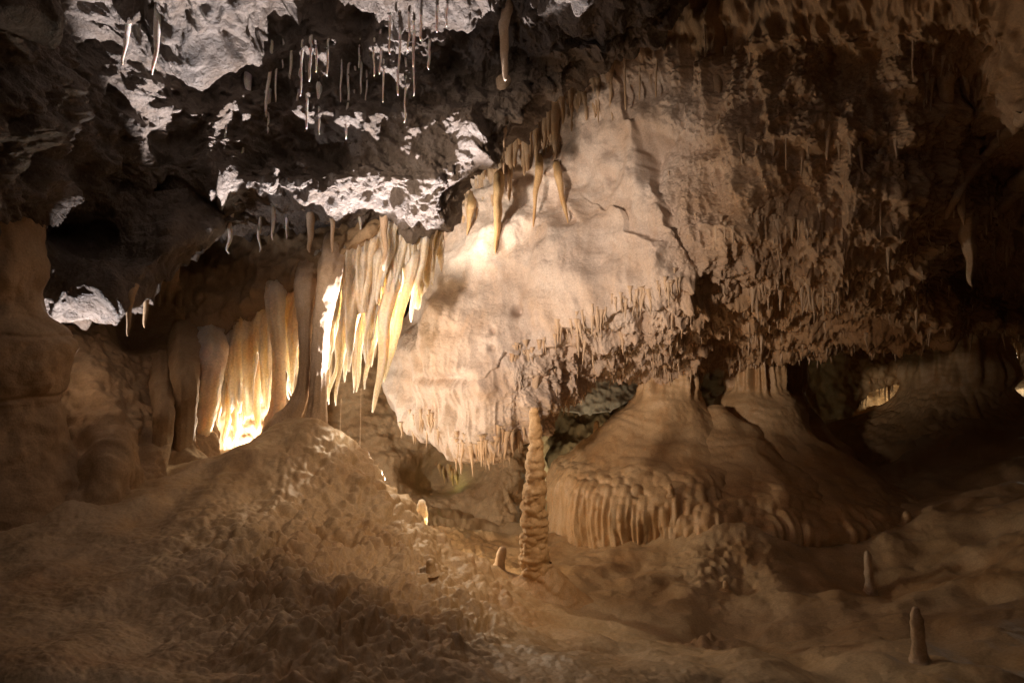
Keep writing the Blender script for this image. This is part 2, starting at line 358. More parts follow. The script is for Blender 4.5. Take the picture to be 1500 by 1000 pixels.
h = 0.13 * fbm(Q * 1.5, 3, 51) + .018 * lit * ridged(np.stack([Q[..., 0] * 3.2 + .9 * Q[..., 2], Q[..., 1] * 3, Q[..., 2] * .8], -1), 2, 52) + (0.02 + 0.07 * rough_m) * fbm(Q * 4.2, 2, 53, .4) + 0.08 * rough_m * fbm(Q * 2.1, 2, 54)
h += (0.004 + 0.020 * rough_m) * knobs(Q * 13, 8) + (0.004 + 0.016 * rough_m) * fbm(Q * 24, 3, 56, .6)
wv = np.stack([Q[..., 0] * 6, Q[..., 1] * 6, Q[..., 2] * 0.9], -1)
h += 0.026 * fbm(wv, 3, 58) * (0.6 + rough_m) + .055 * rough_m * ridged(np.stack([Q[..., 0] * 6.5 + .8 * Q[..., 2], Q[..., 1] * 5.5, Q[..., 2] * 1.1], -1), 2, 59)
# lower part of the washed face is fluted and pocked
low = blob(u, v, 690, 610, 130, 90)
h += low * 0.05 * ridged(np.stack([Q[..., 0] * 7, Q[..., 1] * 7, Q[..., 2] * 1.2], -1), 2, 61) - low * 0.04
for (cu, cv, ru, rv, a) in [(690,525,85,95,.17),(860,395,60,50,.06),(740,300,60,30,-.06),(600,470,26,60,-.10),(758,455,7,9,-.16),(725,488,4,5,-.07),(724,512,4,4,-.07),(627,530,7,16,-.10),(660,553,38,8,-.10),(680,428,30,10,-.06),(752,330,10,6,-.05),(830,395,60,50,.05),(665,610,30,30,-.05),(770,258,26,10,-.12),(900,262,12,14,-.1),(945,175,14,16,.1),(960,250,12,40,-.1),
                              (1165,165,48,45,.09),(1180,225,110,10,-.05),(1250,80,26,18,-.08),(1420,395,30,40,-.2),(1290,330,60,50,.12),(1320,445,60,18,.12),(1180,300,60,40,-.10),(1060,170,14,30,-.14),(1010,105,10,40,-.12),(1080,350,50,30,.1)]:
    h = h + a * blob(u, v, cu, cv, ru, rv)
def ledge(line, amp, wid, side=1):
    """a flake edge along a pixel polyline: proud on one side, falling off sharply on the other"""
    global h
    u2 = u + 16 * fbm(Q * 3.5, 3, 67); v2 = v + 16 * fbm(Q * 3.5, 3, 68)
    L_ = np.array(line, float); best = np.full(u.shape, 1e9); sd = np.zeros(u.shape)
    for a, b in zip(L_[:-1], L_[1:]):
        ab = b - a; t = np.clip(((u2 - a[0]) * ab[0] + (v2 - a[1]) * ab[1]) / (ab @ ab), 0, 1)
        dx, dy = u2 - a[0] - t * ab[0], v2 - a[1] - t * ab[1]; d2 = np.hypot(dx, dy)
        s_ = np.sign(ab[0] * dy - ab[1] * dx) * side
        m_ = d2 < best; best = np.where(m_, d2, best); sd = np.where(m_, s_, sd)
    d_ = best * sd
    h = h + amp * np.where(d_ > 0, np.exp(-(d_ / wid) ** 2), np.exp(-(d_ / 6) ** 2))
ledge([(905,130),(930,215),(960,280),(985,330)], .12, 45, 1)
ledge([(640,345),(680,312),(720,280),(760,256),(790,246),(815,258),(828,285),(836,320)], .11, 22, -1)
ledge([(930,340),(975,380),(1000,412)], .10, 60, 1)
ledge([(1000,415),(930,440),(860,470),(800,495),(760,520)], .08, 40, 1)
ledge([(1030,208),(1100,200),(1180,212),(1260,205),(1330,212)], .05, 40, -1)
ledge([(1250,215),(1225,170),(1190,130),(1170,130),(1130,180)], .08, 40, -1)
ledge([(1040,330),(1120,360),(1200,350),(1290,300)], .05, 40, -1)
P = P + n * h[..., None]
# drooping fringe geometry on down-facing rock
dn = sstep(0.45, 0.9, -n[..., 2]) * (0.25 + rough_m)
for f_, a_, sd_, th in ((12, .05, 64, .10), (23, .06, 65, .12), (40, .05, 66, .10)):
    sp = np.maximum(0, perlin(np.stack([Q[..., 0] * f_, Q[..., 1] * f_, Q[..., 2] * 1.5], -1), sd_) - th)
    P[..., 2] -= a_ * sp * np.clip(dn, 0, 1)
add_bvh('rock', P, 3)
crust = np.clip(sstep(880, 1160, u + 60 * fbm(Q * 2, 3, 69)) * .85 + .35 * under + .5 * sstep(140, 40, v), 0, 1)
HR_P, HR_n = P, n
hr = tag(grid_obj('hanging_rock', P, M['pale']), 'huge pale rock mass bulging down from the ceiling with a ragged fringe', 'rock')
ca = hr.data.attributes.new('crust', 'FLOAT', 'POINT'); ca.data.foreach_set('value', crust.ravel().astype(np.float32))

# ------------------------------------------------------------------ generic spindle: stalactites, stalagmites, columns, ribbons
def spindle(path, radii, nu=14, nv=26, seed=0, rough=0.12, ribs=0.0, nf=9.0, flute=0.0):
    """closed tube along a path of points with a radius each; rough = uneven surface"""
    path = np.array(path, float); radii = np.array(radii, float)
    c = cr(path, nv); r = np.maximum(cr(radii[:, None], nv)[:, 0], 0.0006)
    t = np.gradient(c, axis=0); t /= np.linalg.norm(t, axis=1, keepdims=True)
    ref = np.array((0, 1.0, 0.02)); a = np.cross(t, ref); a /= np.linalg.norm(a, axis=1, keepdims=True); b = np.cross(t, a)
    th = np.linspace(0, 2 * math.pi, nu, endpoint=False)
    dirs = a[:, None] * np.cos(th)[None, :, None] + b[:, None] * np.sin(th)[None, :, None]
    V = c[:, None] + dirs * r[:, None, None]
    k = 1 + rough * fbm(V * nf + seed * 3.1, 3, 70)
    if flute:
        k = k + flute * perlin(np.stack([dirs[..., 0] * 3 + seed, dirs[..., 1] * 3, np.repeat(c[:, 2:3] * 0.6, nu, 1)], -1), 71)
    if ribs:
        s_ = np.concatenate([[0], np.cumsum(np.linalg.norm(np.diff(c, axis=0), axis=1))])
        k = k + ribs * np.sin(s_[:, None] * 46 + 2.5 * perlin(V * 4, 72))
    V = c[:, None] + dirs * (r[:, None] * k)[..., None]
    V = V.reshape(-1, 3); Fq = gridfaces(nv, nu, True)
    n0 = len(V); V = np.concatenate([V, c[:1], c[-1:]])
    i = np.arange(nu); j = (i + 1) % nu
    caps = np.concatenate([np.stack([i, np.full(nu, n0), np.full(nu, n0), j], -1)[:, [0, 1, 3]], np.stack([(nv - 1) * nu + i, (nv - 1) * nu + j, np.full(nu, n0 + 1)], -1)])
    tri = np.concatenate([Fq[:, [0, 1, 2]], Fq[:, [0, 2, 3]], caps])
    return V, tri

def icicle(p0, p1, r0, seed=0, tip=0.12, belly=0.55, bend=0.012, nu=12, nv=22, rough=0.14, flute=0.0, back=0.0):
    """root p0 (sunk into the rock) to tip p1"""
    p0 = np.array(p0, float); p1 = np.array(p1, float); rg = np.random.default_rng(seed + 1000)
    L_ = np.linalg.norm(p1 - p0); up = (p0 - p1) / L_
    ts = [0, .18, .42, .68, .9, 1.0]; pts = [p0 + up * min(r0 * 1.5, 0.08) + np.array((0, back, back * .6))]; rad = [r0 * (1.5 if not back else .9)]
    for t in ts:
        q = p0 + (p1 - p0) * t + rg.normal(size=3) * np.array((1, 1, 0)) * bend * L_ * (0 if t in (0, 1.0) else 1)
        pts.append(q)
    rad += [r0, r0 * (1 - (1 - belly) * .4) * rg.uniform(.85, 1.1), r0 * belly * rg.uniform(.8, 1.15), r0 * (belly * .6 + tip * .3) * rg.uniform(.85, 1.15), r0 * (tip + .1), r0 * tip * .5]
    return spindle(pts, rad, nu, nv, seed, rough, flute=flute)

def local(V, base):
    return V - np.asarray(base, float)

def thing_mesh(name, V, tri, mat, base, label, cat, group=None):
    o = mk(name, local(V, base), tri, mat); o.location = base
    return tag(o, label, cat, group)

# ------------------------------------------------------------------ left side: ledge, recessed wall, near pillar
cols = [
 [(-260,290,3.4),(-260,340,3.5),(-260,400,3.7),(-260,450,3.9),(-260,440,4.4),(-260,400,5.0)],
 [(-50,285,3.7),(-50,340,3.75),(-50,400,3.9),(-50,450,4.1),(-50,445,4.6),(-50,400,5.2)],
 [(60,280,3.95),(60,325,3.9),(60,380,3.95),(70,440,4.1),(70,465,4.3),(70,440,5.0)],
 [(140,280,4.25),(140,315,4.3),(140,360,4.4),(140,410,4.1),(135,458,4.25),(135,445,5)],
 [(200,280,4.45),(200,325,4.45),(200,365,4.35),(200,398,4.2),(205,428,4.4),(205,415,5.1)],
 [(260,280,4.65),(260,315,4.55),(260,345,4.45),(255,370,4.4),(250,394,4.6),(250,385,5.2)],
 [(335,280,4.95),(335,305,4.85),(335,322,4.8),(325,335,4.8),(315,345,5.0),(315,345,5.6)],
 [(400,280,5.3),(400,300,5.2),(400,315,5.2),(400,325,5.2),(400,330,5.4),(400,330,5.8)],
]
P = loft(cols, 420, 240)
n = normals(P); n = n * np.sign(np.median((n * -P).sum(-1))); u, v = px(P); Q = P
h = 0.06 * fbm(Q * 3, 3, 81) + 0.03 * fbm(Q * 8, 3, 83) + 0.012 * knobs(Q * 16, 9)
h += -0.22 * blob(u, v, 110, 345, 38, 28) + 0.09 * blob(u, v, 60, 335, 26, 22) + 0.10 * blob(u, v, 170, 425, 60, 22) + 0.06 * blob(u, v, 245, 345, 30, 12) - 0.05 * blob(u, v, 200, 372, 60, 10)
P = P + n * h[..., None]
drip = np.maximum(0, perlin(np.stack([Q[..., 0] * 11, Q[..., 1] * 11, Q[..., 2] * 0], -1), 86) - 0.2)
P[..., 2] -= 0.15 * drip * sstep(0.2, 0.8, -n[..., 2])
add_bvh('ledge', P, 2)
tag(grid_obj('rock_ledge', P, M['ceiling']), 'low scalloped rock ledge jutting from the left wall under the ceiling', 'rock ledge')

cols = [
 [(-500,330,3.6),(-500,430,3.7),(-500,520,3.7),(-500,620,3.5),(-500,800,3.0)],
 [(-100,330,4.2),(-100,430,4.3),(-100,520,4.3),(-100,620,4.1),(-90,800,3.3)],
 [(100,340,4.9),(100,440,4.8),(100,520,4.5),(110,620,4.15),(120,785,3.45)],
 [(180,340,5.3),(180,440,5.3),(180,510,4.9),(180,610,4.35),(188,738,3.85)],
 [(240,345,5.6),(240,440,5.7),(240,520,5.2),(240,600,4.75),(248,712,4.3)],
 [(300,350,5.9),(300,440,6.0),(300,525,5.4),(300,600,5.05),(308,695,4.75)],
 [(350,360,6.3),(350,450,6.4),(345,540,6.0),(335,620,5.7),(335,700,5.5)],
 [(420,370,6.6),(420,450,6.6),(420,540,6.4),(415,620,6.3),(415,700,6.3)],
 [(480,370,7.4),(480,450,7.6),(480,540,7.8),(480,640,7.9),(480,760,7.9)],
 [(500,370,8.4),(500,450,8.4),(500,540,8.5),(500,640,8.5),(500,760,8.5)],
]
P = loft(cols, 620, 320)
n = normals(P); n = n * np.sign(np.median((n * -P).sum(-1))); u, v = px(P); Q = P
wv = np.stack([Q[..., 0] * 7, Q[..., 1] * 7, Q[..., 2] * 1.0], -1)
lowm = sstep(560, 640, v) * sstep(160, 230, u)
h = 0.07 * fbm(Q * 2.2, 3, 91) + 0.025 * fbm(Q * 7, 3, 93) + (0.02 + 0.05 * lowm) * fbm(wv, 3, 95)
h += 0.16 * blob(u, v, 155, 670, 30, 50) + 0.10 * blob(u, v, 275, 620, 16, 50) + 0.08 * blob(u, v, 235, 640, 12, 50) - 0.12 * blob(u, v, 255, 665, 9, 40) - 0.10 * blob(u, v, 212, 660, 8, 40) + 0.07 * blob(u, v, 285, 530, 16, 24) + 0.05 * blob(u, v, 205, 520, 10, 10)
h -= 0.30 * blob(u, v, 215, 470, 32, 36)
P = P + n * h[..., None]
add_bvh('wall', P, 2)
tag(grid_obj('cave_wall', P, M['brown']), 'recessed brown flowstone wall left of the curtain', None, None, 'structure')

rows_ = [(60, 110), (150, 100), (250, 98), (330, 98), (400, 100), (455, 98), (485, 118), (520, 130), (560, 128), (585, 119), (600, 117), (650, 130), (700, 146), (750, 168), (800, 200), (860, 260)]
dP = 3.72; ax = W(-45, 500, dP)
zz = np.array([(500 - r_[0]) / F * dP for r_ in rows_]); rr = np.array([r_[1] * dP / F for r_ in rows_])
nv, nu = 260, 260
prof = cr(np.stack([zz, rr], -1), nv); th = np.linspace(0, 2 * math.pi, nu, endpoint=False)
P = np.stack([ax[0] + prof[:, 1:2] * np.cos(th) * 1.0, ax[1] + prof[:, 1:2] * np.sin(th) * .8, np.repeat(prof[:, :1], nu, 1)], -1)
dirs = np.stack([np.cos(th), np.sin(th), 0 * th], -1)[None]
u, v = px(P)
h = 0.05 * fbm(P * 3, 3, 101) + 0.008 * fbm(P * 9, 3, 103) + 0.004 * knobs(P * 24, 11)
zc = P[..., 2] + 0.03 * perlin(P * 3, 105)
for z0 in (-.335, .03): h -= 0.015 * np.exp(-((zc - z0) / .012) ** 2)
P = P + dirs * h[..., None]
pil = tag(grid_obj('rock_pillar', P - ax, M['brown'], wrap=True), 'broad brown rock pillar with cracked bands at the left wall', 'rock pillar'); pil.location = ax

# ------------------------------------------------------------------ walls of the chambers behind
cols = [
 [(380,470,7.4),(380,580,7.6),(380,680,7.6),(380,880,7.2)],
 [(470,470,7.6),(470,580,7.9),(470,690,7.8),(470,880,7.2)],
 [(540,480,7.8),(540,590,8.0),(540,690,7.7),(540,880,7.0)],
 [(610,490,8.2),(610,600,8.1),(610,700,7.8),(610,880,7.0)],
 [(680,500,8.4),(680,610,8.2),(680,700,7.9),(680,880,6.9)],
 [(735,500,8.2),(735,610,7.9),(735,700,7.5),(735,880,6.7)],
 [(775,500,8.4),(775,610,8.1),(775,700,7.7),(775,880,6.9)],
 [(805,500,9.2),(805,620,9.0),(805,700,8.6),(805,880,7.4)],
]
P = loft(cols, 380, 300); n = normals(P); n = n * np.sign(np.median((n * -P).sum(-1))); u, v = px(P); Q = P
h = 0.10 * fbm(Q * 1.8, 3, 111) + 0.04 * fbm(Q * 6, 3, 113) + 0.02 * np.sin(Q[..., 2] * 38 + 3 * perlin(Q * 2, 115)) * sstep(700, 600, v)
h += -0.55 * blob(u, v, 640, 690, 44, 26) + 0.10 * blob(u, v, 600, 672, 50, 9) - 0.30 * blob(u, v, 655, 780, 26, 30) + 0.1 * blob(u, v, 580, 700, 20, 30)
P = P + n * h[..., None]; add_bvh('back', P, 2)
tag(grid_obj('cave_wall', P, M['brown']), 'layered brown rock wall of the chamber under the hanging rock', None, None, 'structure')

cols = [[(q, 380, a), (q, 480, a), (q + 5, 560, a + .2), (q + 5, 640, a - .2), (q, 800, a - 1.2)] for q, a in ((600, 10.5), (760, 9.9), (860, 9.8), (960, 10.2), (1080, 10.4), (1200, 10.6), (1330, 11.2), (1450, 12.4), (1600, 12.6), (2000, 11))]
P = loft(cols, 520, 200); n = normals(P); n = n * np.sign(np.median((n * -P).sum(-1))); Q = P; u, v = px(P)
h = 0.25 * fbm(Q * 1.3, 3, 121) + 0.10 * fbm(Q * 4, 3, 123) + 0.06 * ridged(Q * np.array((5, 5, 1.5)), 2, 125)
P = P + n * h[..., None]; add_bvh('far', P, 2)
tag(grid_obj('cave_wall', P, M['brown']), 'far rock wall of the dim side chambers', None, None, 'structure')

# hump hiding the far lamp, and the dark curtain wall with an arched lower edge
def wall_piece(name, cols, nu, nv, mat, seed, label, cat, amp=0.08, drip_a=0.1, thick=0.25):
    P = loft(cols, nu, nv); n = normals(P); n = n * np.sign(np.median((n * -P).sum(-1)))
    h = amp * fbm(P * 2.5, 3, seed) + amp * 0.5 * fbm(P * 8, 2, seed + 3)
    P = P + n * h[..., None]
    k = np.maximum(0, perlin(np.stack([P[..., 0] * 12, P[..., 1] * 12, 0 * P[..., 2]], -1), seed + 6) - .1)
    P[-1, :, 2] -= drip_a * k[-1]; P[-2, :, 2] -= drip_a * .6 * k[-2]; P[-3, :, 2] -= drip_a * .3 * k[-3]
    B = P - n * thick * np.linspace(1, .4, nv)[:, None, None]
    V = np.concatenate([P, B[::-1]], 0)
    V = np.concatenate([V, V[:1]], 0)
    base = V.reshape(-1, 3).mean(0); base[2] = V[..., 2].min()
    o = grid_obj(name, V - base, mat); o.location = base
    return tag(o, label, cat), P, n
wall_piece('dark_rock_curtain', [[(1120,440,9.3),(1120,560,9.4),(1120,700,9.2)],[(1190,440,9.3),(1190,560,9.4),(1190,700,9.2)],[(1232,440,9.2),(1232,540,9.2),(1236,650,9.1)],[(1252,440,9.2),(1252,520,9.2),(1252,604,9.1)],[(1272,440,9.2),(1272,510,9.2),(1272,578,9.1)],[(1300,440,9.2),(1300,505,9.2),(1300,565,9.1)],[(1340,440,9.2),(1340,505,9.2),(1340,556,9.1)],[(1400,440,9.2),(1400,500,9.2),(1400,556,9.1)]],
           160, 90, M['ochre'], 131, 'dark rock curtain ending in a lit arch over the far passage', 'rock curtain')
wall_piece('dark_rock_curtain', [[(1430,440,9.8),(1430,490,9.8),(1430,520,9.7)],[(1470,440,9.8),(1470,490,9.8),(1470,512,9.7)],[(1510,440,9.8),(1510,490,9.8),(1510,508,9.7)],[(1600,440,9.8),(1600,490,9.8),(1600,508,9.7)]],
           100, 50, M['brown'], 141, 'ragged rock curtain above the lit chamber at far right', 'rock curtain', drip_a=.3)
wall_piece('pale_rock_spur', [[(790,500,9.3),(790,560,9.3),(795,590,9.2)],[(830,500,9.2),(830,560,9.2),(830,602,9.1)],[(870,500,9.2),(870,560,9.2),(870,604,9.1)],[(905,500,9.2),(905,560,9.2),(905,596,9.1)],[(960,500,9.3),(960,550,9.3),(960,566,9.3)]],
           150, 80, M['pale'], 151, 'pale greenish-lit rock spur deep behind the thin stalagmite', 'rock', drip_a=.06)

# ------------------------------------------------------------------ flowstone mounds
def lobe(axis_u, d, prof, scale_fn, seed, edge_z, nflute, nu=520, nv=260, amp=0.05, z_in=None):
    ax = W(axis_u, 500, d); prof = np.array(prof, float)
    pr = cr(prof, nv); th = np.linspace(0, 2 * math.pi, nu, endpoint=False)
    rs = pr[:, 1:2] * (1 + (scale_fn(th)[None] - 1) * sstep(0.3, 0.9, pr[:, 1:2]))
    P = np.stack([rs * np.cos(th), rs * np.sin(th), np.repeat(pr[:, :1], nu, 1)], -1)
    dirs = np.stack([np.cos(th), np.sin(th), 0 * th], -1)[None]
    W_ = P + np.array((ax[0], ax[1], 0))
    z = P[..., 2]; ez = edge_z + .16 * perlin(np.stack([np.cos(th) * 5 + seed, np.sin(th) * 5, 0 * th], -1), 165)[None]; fm = sstep(.16, -.14, z - ez); top = sstep(-.65, -.45, z)
    ph = 9.0 * perlin(np.stack([np.cos(th) * 3 + seed, np.sin(th) * 3, 0 * th], -1), 161) + 1.6 * perlin(np.stack([np.cos(th) * 17, np.sin(th) * 17, 0 * th], -1), 162)
    ph = ph[None] + 2.2 * perlin(W_ * np.array((5, 5, 2.2)), 164)
    ft = np.abs(np.sin(th[None] * nflute + ph)) ** .8
    per = 0.6 + 0.8 * perlin(np.stack([np.cos(th) * 14, np.sin(th) * 14, 0 * th], -1), 163)[None]
    h = 0.07 * fbm(W_ * 1.9, 2, seed) + 0.008 * fbm(W_ * 6, 3, seed + 3)
    h = h + fm * (amp * (ft - .6) + amp * 1.1 * per)
    h = h + 0.11 * top * perlin(np.stack([np.cos(th) * 3, np.sin(th) * 3, 0 * th], -1) + W_ * np.array((3, 3, .5)), seed + 9)
    h = h + 0.0025 * np.sin(z * 75 + 7 * perlin(W_ * 2.2, seed + 5)) * (1 - fm) + 0.003 * knobs(W_ * 20, 13) 
    kb = sstep(edge_z + .35, edge_z + .05, z) * (1 - .5 * fm) * sstep(.2, .9, perlin(W_ * .9, seed + 6) + .6)
    h = h + 0.035 * kb * knobs(W_ * np.array((13, 13, 9)), 14)
    slope = np.gradient(pr[:, 1]) / (np.abs(np.gradient(pr[:, 0])) + 1e-6)
    nz = np.clip(slope, 0, 5)[:, None]; nrm = np.sqrt(1 + nz ** 2)
    P = P + dirs * (h / nrm)[..., None]; P[..., 2] += h * nz / nrm
    return P, np.array((ax[0], ax[1], 0.0))
md = empty('flowstone_mound', W(1030, 500, 6.8) * np.array((1, 1, 0)) + np.array((0, 0, -1.9)))
tag(md, 'twin-peaked tan flowstone mound with fluted drapery around its base', 'flowstone mound')
def sub(name, P, ax, mat, parent, wrap=True):
    o = grid_obj(name, P + ax - np.array(parent.location), mat, parent, wrap); return o
P, ax = lobe(975, 6.95, [(0.05, .55), (-.14, .36), (-.3, .33), (-.45, .34), (-.62, .39), (-.78, .51), (-.95, .67), (-1.12, .86), (-1.27, 1.05), (-1.40, 1.20), (-1.52, 1.27), (-1.68, 1.27), (-1.95, 1.24), (-2.3, 1.24)],
             lambda t: 1.0 + 0.06 * np.sin(-t), 171, -1.47, 62)
sub('peak', P, ax, M['mound'], md); add_bvh('moundA', P + ax, 3)
P, ax = lobe(1108, 7.3, [(0.05, .5), (-.14, .34), (-.35, .30), (-.55, .31), (-.68, .42), (-.82, .52), (-.95, .62), (-1.12, .88), (-1.3, 1.22), (-1.46, 1.55), (-1.56, 1.72), (-1.63, 1.78), (-1.8, 1.76), (-2.05, 1.74), (-2.4, 1.74)],
             lambda t: 0.78 + 0.30 * np.clip(np.sin(-t), 0, 1) ** 1.5 - 0.10 * np.clip(np.cos(t), 0, 1) + 0.10 * np.clip(np.sin(-t - .6), 0, 1), 181, -1.58, 80)
sub('peak', P, ax, M['mound'], md); add_bvh('moundB', P + ax, 3)
P, ax = lobe(1052, 6.78, [(-.70, .05), (-.85, .30), (-1.05, .60), (-1.25, .92), (-1.42, 1.20), (-1.56, 1.38), (-1.66, 1.42), (-1.8, 1.41), (-2.1, 1.40)], lambda t: 1 + .05 * np.sin(3 * t), 184, -1.60, 66)
sub('apron', P, ax, M['mound'], md)
P, ax = lobe(1140, 7.75, [(0.05, .36), (-.2, .26), (-.5, .25), (-.75, .3), (-1.0, .5), (-1.4, .9)], lambda t: 1 + 0 * t, 187, -3, 20, 160, 120)
sub('column', P, ax, M['mound'], md)
hl = empty('flowstone_hill', W(1405, 500, 8.7) * np.array((1, 1, 0)) + np.array((0, 0, -1.4)))
tag(hl, 'dim brown flowstone hill rising to the ceiling at far right', 'flowstone mound')
P, ax = lobe(1402, 8.7, [(0.3, .75), (0.05, .55), (-.2, .58), (-.45, .68), (-.65, .66), (-.85, .78), (-1.0, .98), (-1.15, 1.35), (-1.35, 1.9), (-1.8, 2.3)], lambda t: 1 + .1 * np.sin(2 * t), 191, -.8, 26, 300, 160, amp=0.05)
sub('hill_body', P, ax, M['mound'], hl); add_bvh('hill', P + ax, 3)

# ------------------------------------------------------------------ the tall ringed stalagmite
dS = 4.55; k_ = dS / F
sg = empty('stalagmite', W(788, 870, dS)); tag(sg, 'tall ringed tan stalagmite rising from the floor almost to the hanging rock', 'stalagmite')
pf = [(866,787,17),(856,787,18),(845,786,21),(832,785,22),(815,784,21.5),(800,783,21),(785,782,20),(770,782,20.5),(755,782,18.5),(742,782,19),(728,783,17.5),(714,783,17.5),(706,784,14.5),(690,785,14.5),(672,785,13.5),(655,785,11.5),(640,785,10.5),(625,784,9),(612,783,8),(604,783,7),(598,783,4.5),(597,783,1)]
nv, nu = 300, 90
arr = cr(np.array(pf, float), nv)
arr[:, 1] += 2.2 * perlin(np.stack([arr[:, 0] * .03, 0 * arr[:, 0], 0 * arr[:, 0]], -1), 203)
c = np.stack([(arr[:, 1] - 750) * k_, np.full(nv, dS), (500 - arr[:, 0]) * k_], -1); r = np.maximum(arr[:, 2] * k_ * .92, .002)
th = np.linspace(0, 2 * math.pi, nu, endpoint=False); dirs = np.stack([np.cos(th), np.sin(th), 0 * th], -1)[None]
P = c[:, None] + dirs * r[:, None, None]
zc = P[..., 2] + .03 * perlin(P * 8, 201) + .07 * perlin(np.stack([P[..., 0] * 4, P[..., 1] * 4, P[..., 2] * 6], -1), 202)
saw = (zc * 17) % 1.0
hh = 0.13 * (np.sin(zc * 17 * 2 * math.pi / 1.9) * .5 + np.abs(np.sin(zc * 17 * math.pi * .75))) - .08 + 0.22 * knobs(np.stack([P[..., 0] * 16, P[..., 1] * 16, P[..., 2] * 20], -1), 15) - .10 + 0.10 * fbm(P * 22, 2, 204)
P = P + dirs * (hh * r[:, None] * sstep(1.0, .93, np.linspace(0, 1, nv))[:, None])[..., None]
grid_obj('shaft', P - np.array(sg.location), M['stalag'], sg, True)
pb = [(-1.60, .05), (-1.68, .12), (-1.75, .175), (-1.83, .25), (-1.91, .36), (-1.99, .48), (-2.07, .60)]
arr = cr(np.array(pb, float), 90); th = np.linspace(0, 2 * math.pi, 140, endpoint=False); dirs = np.stack([np.cos(th), np.sin(th), 0 * th], -1)[None]
stretch = 1 + .35 * np.clip(np.cos(th + .5), 0, 1) + 0 * th
P = np.stack([.185 + arr[:, 1:2] * np.cos(th) * stretch, dS + arr[:, 1:2] * np.sin(th) * .8, np.repeat(arr[:, :1], 140, 1)], -1)
P = P + dirs * (0.04 * fbm(P * 5, 3, 206) + .012 * knobs(P * 18, 16))[..., None]
grid_obj('base', P - np.array(sg.location), M['mound'], sg, True)

# small stalagmites: (u, v_bottom, v_top, radius px, lean px, depth, material, label)
def stalagmite(u0, vb, vt, rp, lean, d, mat, label, seed, lump=.16, surf=None):
    if d is None:
        r_ = hit(surf, u0, vb); d = r_[0].y
    k = d / F; b = W(u0, vb, d); t = W(u0 + lean, vt, d)
    pts = [b + (b - t) * .12, b, b + (t - b) * .12, b + (t - b) * .35, b + (t - b) * .6, b + (t - b) * .85, b + (t - b) * .97, t]
    rad = np.array((2.3, 1.55, 1.12, 1.0, .92, .8, .5, .12)) * rp * k
    V, tri = spindle(pts, rad, 22, 44, seed, lump, ribs=.05, nf=.9 / (rp * k))
    return thing_mesh('stalagmite', V, tri, mat, b, label, 'stalagmite')
FL = ['floor', 'moundA', 'moundB', 'back']
stalagmite(617, 778, 731, 8.5, 1, 5.0, M['calcite'], 'small glowing amber stalagmite on the knobbly ridge', 1, .3)
stalagmite(730, 834, 800, 7.5, 7, 4.9, M['tan'], 'stubby leaning stalagmite beside the tall ringed one', 2)
stalagmite(530, 694, 676, 7, 4, 4.95, M['floor'], 'tiny knob stalagmite on the ridge crest below the columns', 3, .3)
stalagmite(631, 838, 818, 7, 0, None, M['floor'], 'rounded brown knob on the ridge flank', 4, .2, ['floor'])
stalagmite(873, 648, 616, 5, 1, 7.1, M['stalag'], 'pointed stalagmite on the mound shoulder, larger of a pair', 5)
stalagmite(887, 640, 617, 3.5, 0, 7.1, M['stalag'], 'slim stalagmite on the mound shoulder, smaller of a pair', 6)
stalagmite(1275, 866, 806, 6, -5, None, M['tan'], 'thin stalagmite standing below the right end of the fluted mound', 7, .16, ['floor'])
stalagmite(1348, 968, 888, 9.5, -7, None, M['tan'], 'thick leaning finger-like stalagmite on the dark floor slope', 8, .2, ['floor'])
stalagmite(983, 724, 708, 4, -2, None, M['mound'], 'small nub on the smooth flank of the flowstone mound', 9, .2, ['moundA'])
stalagmite(1328, 765, 748, 6, 0, None, M['mound'], 'squat nub on the right slope above the fluted mound edge', 10, .25, ['floor'])
stalagmite(1063, 862, 850, 4, 0, None, M['mound'], 'tiny bud stalagmite among crystals on the low knoll', 11, .25, ['floor'])

# ------------------------------------------------------------------ back-lit flowstone curtain
ct = empty('flowstone_curtain', W(470, 330, 5.25)); tag(ct, 'glowing cream stalactite curtain sloping down from ceiling lip to ridge', 'stalactite curtain')
cl = np.array(ct.location)
top = [(650,292,5.55,345),(622,303,5.4,390),(592,318,5.3,425),(552,340,5.25,450),(512,368,5.22,470),(472,396,5.22,480),(432,420,5.25,490),(392,446,5.3,505),(352,474,5.38,540),(312,502,5.42,580),(272,528,5.4,612)]
cols = [[(a, b - 30, d + .15), (a, b, d), (a, b + (e + 30 - b) * .4, d - .03), (a, b + (e + 30 - b) * .75, d - .02), (a, e + 30, d + .02)] for a, b, d, e in top]
P = loft(cols, 520, 140); n = normals(P); n = n * np.sign(np.median((n * -P).sum(-1)))
fl = fbm(np.stack([P[..., 0] * 11, P[..., 1] * 3, P[..., 2] * .7], -1), 3, 211)
h = .085 * fl + .02 * fbm(P * 7, 2, 213)
Fp = P + n * h[..., None]
jag = np.maximum(-.35, perlin(np.stack([P[..., 0] * 13, P[..., 1] * 2, 0 * P[..., 2]], -1), 215)) * .55
tt = np.linspace(0, 1, 140)[:, None] ** 2
Fp[..., 2] -= jag * tt
Bp = Fp + np.array((0, 1, 0)) * (.05 * (1 - .75 * tt) + .01)[..., None]
V = np.concatenate([Fp, Bp[::-1]], 0); V = np.concatenate([V, V[:1]], 0)
grid_obj('drapery_sheet', V - cl, M['calcite'], ct); add_bvh('curtain', Fp, 2)

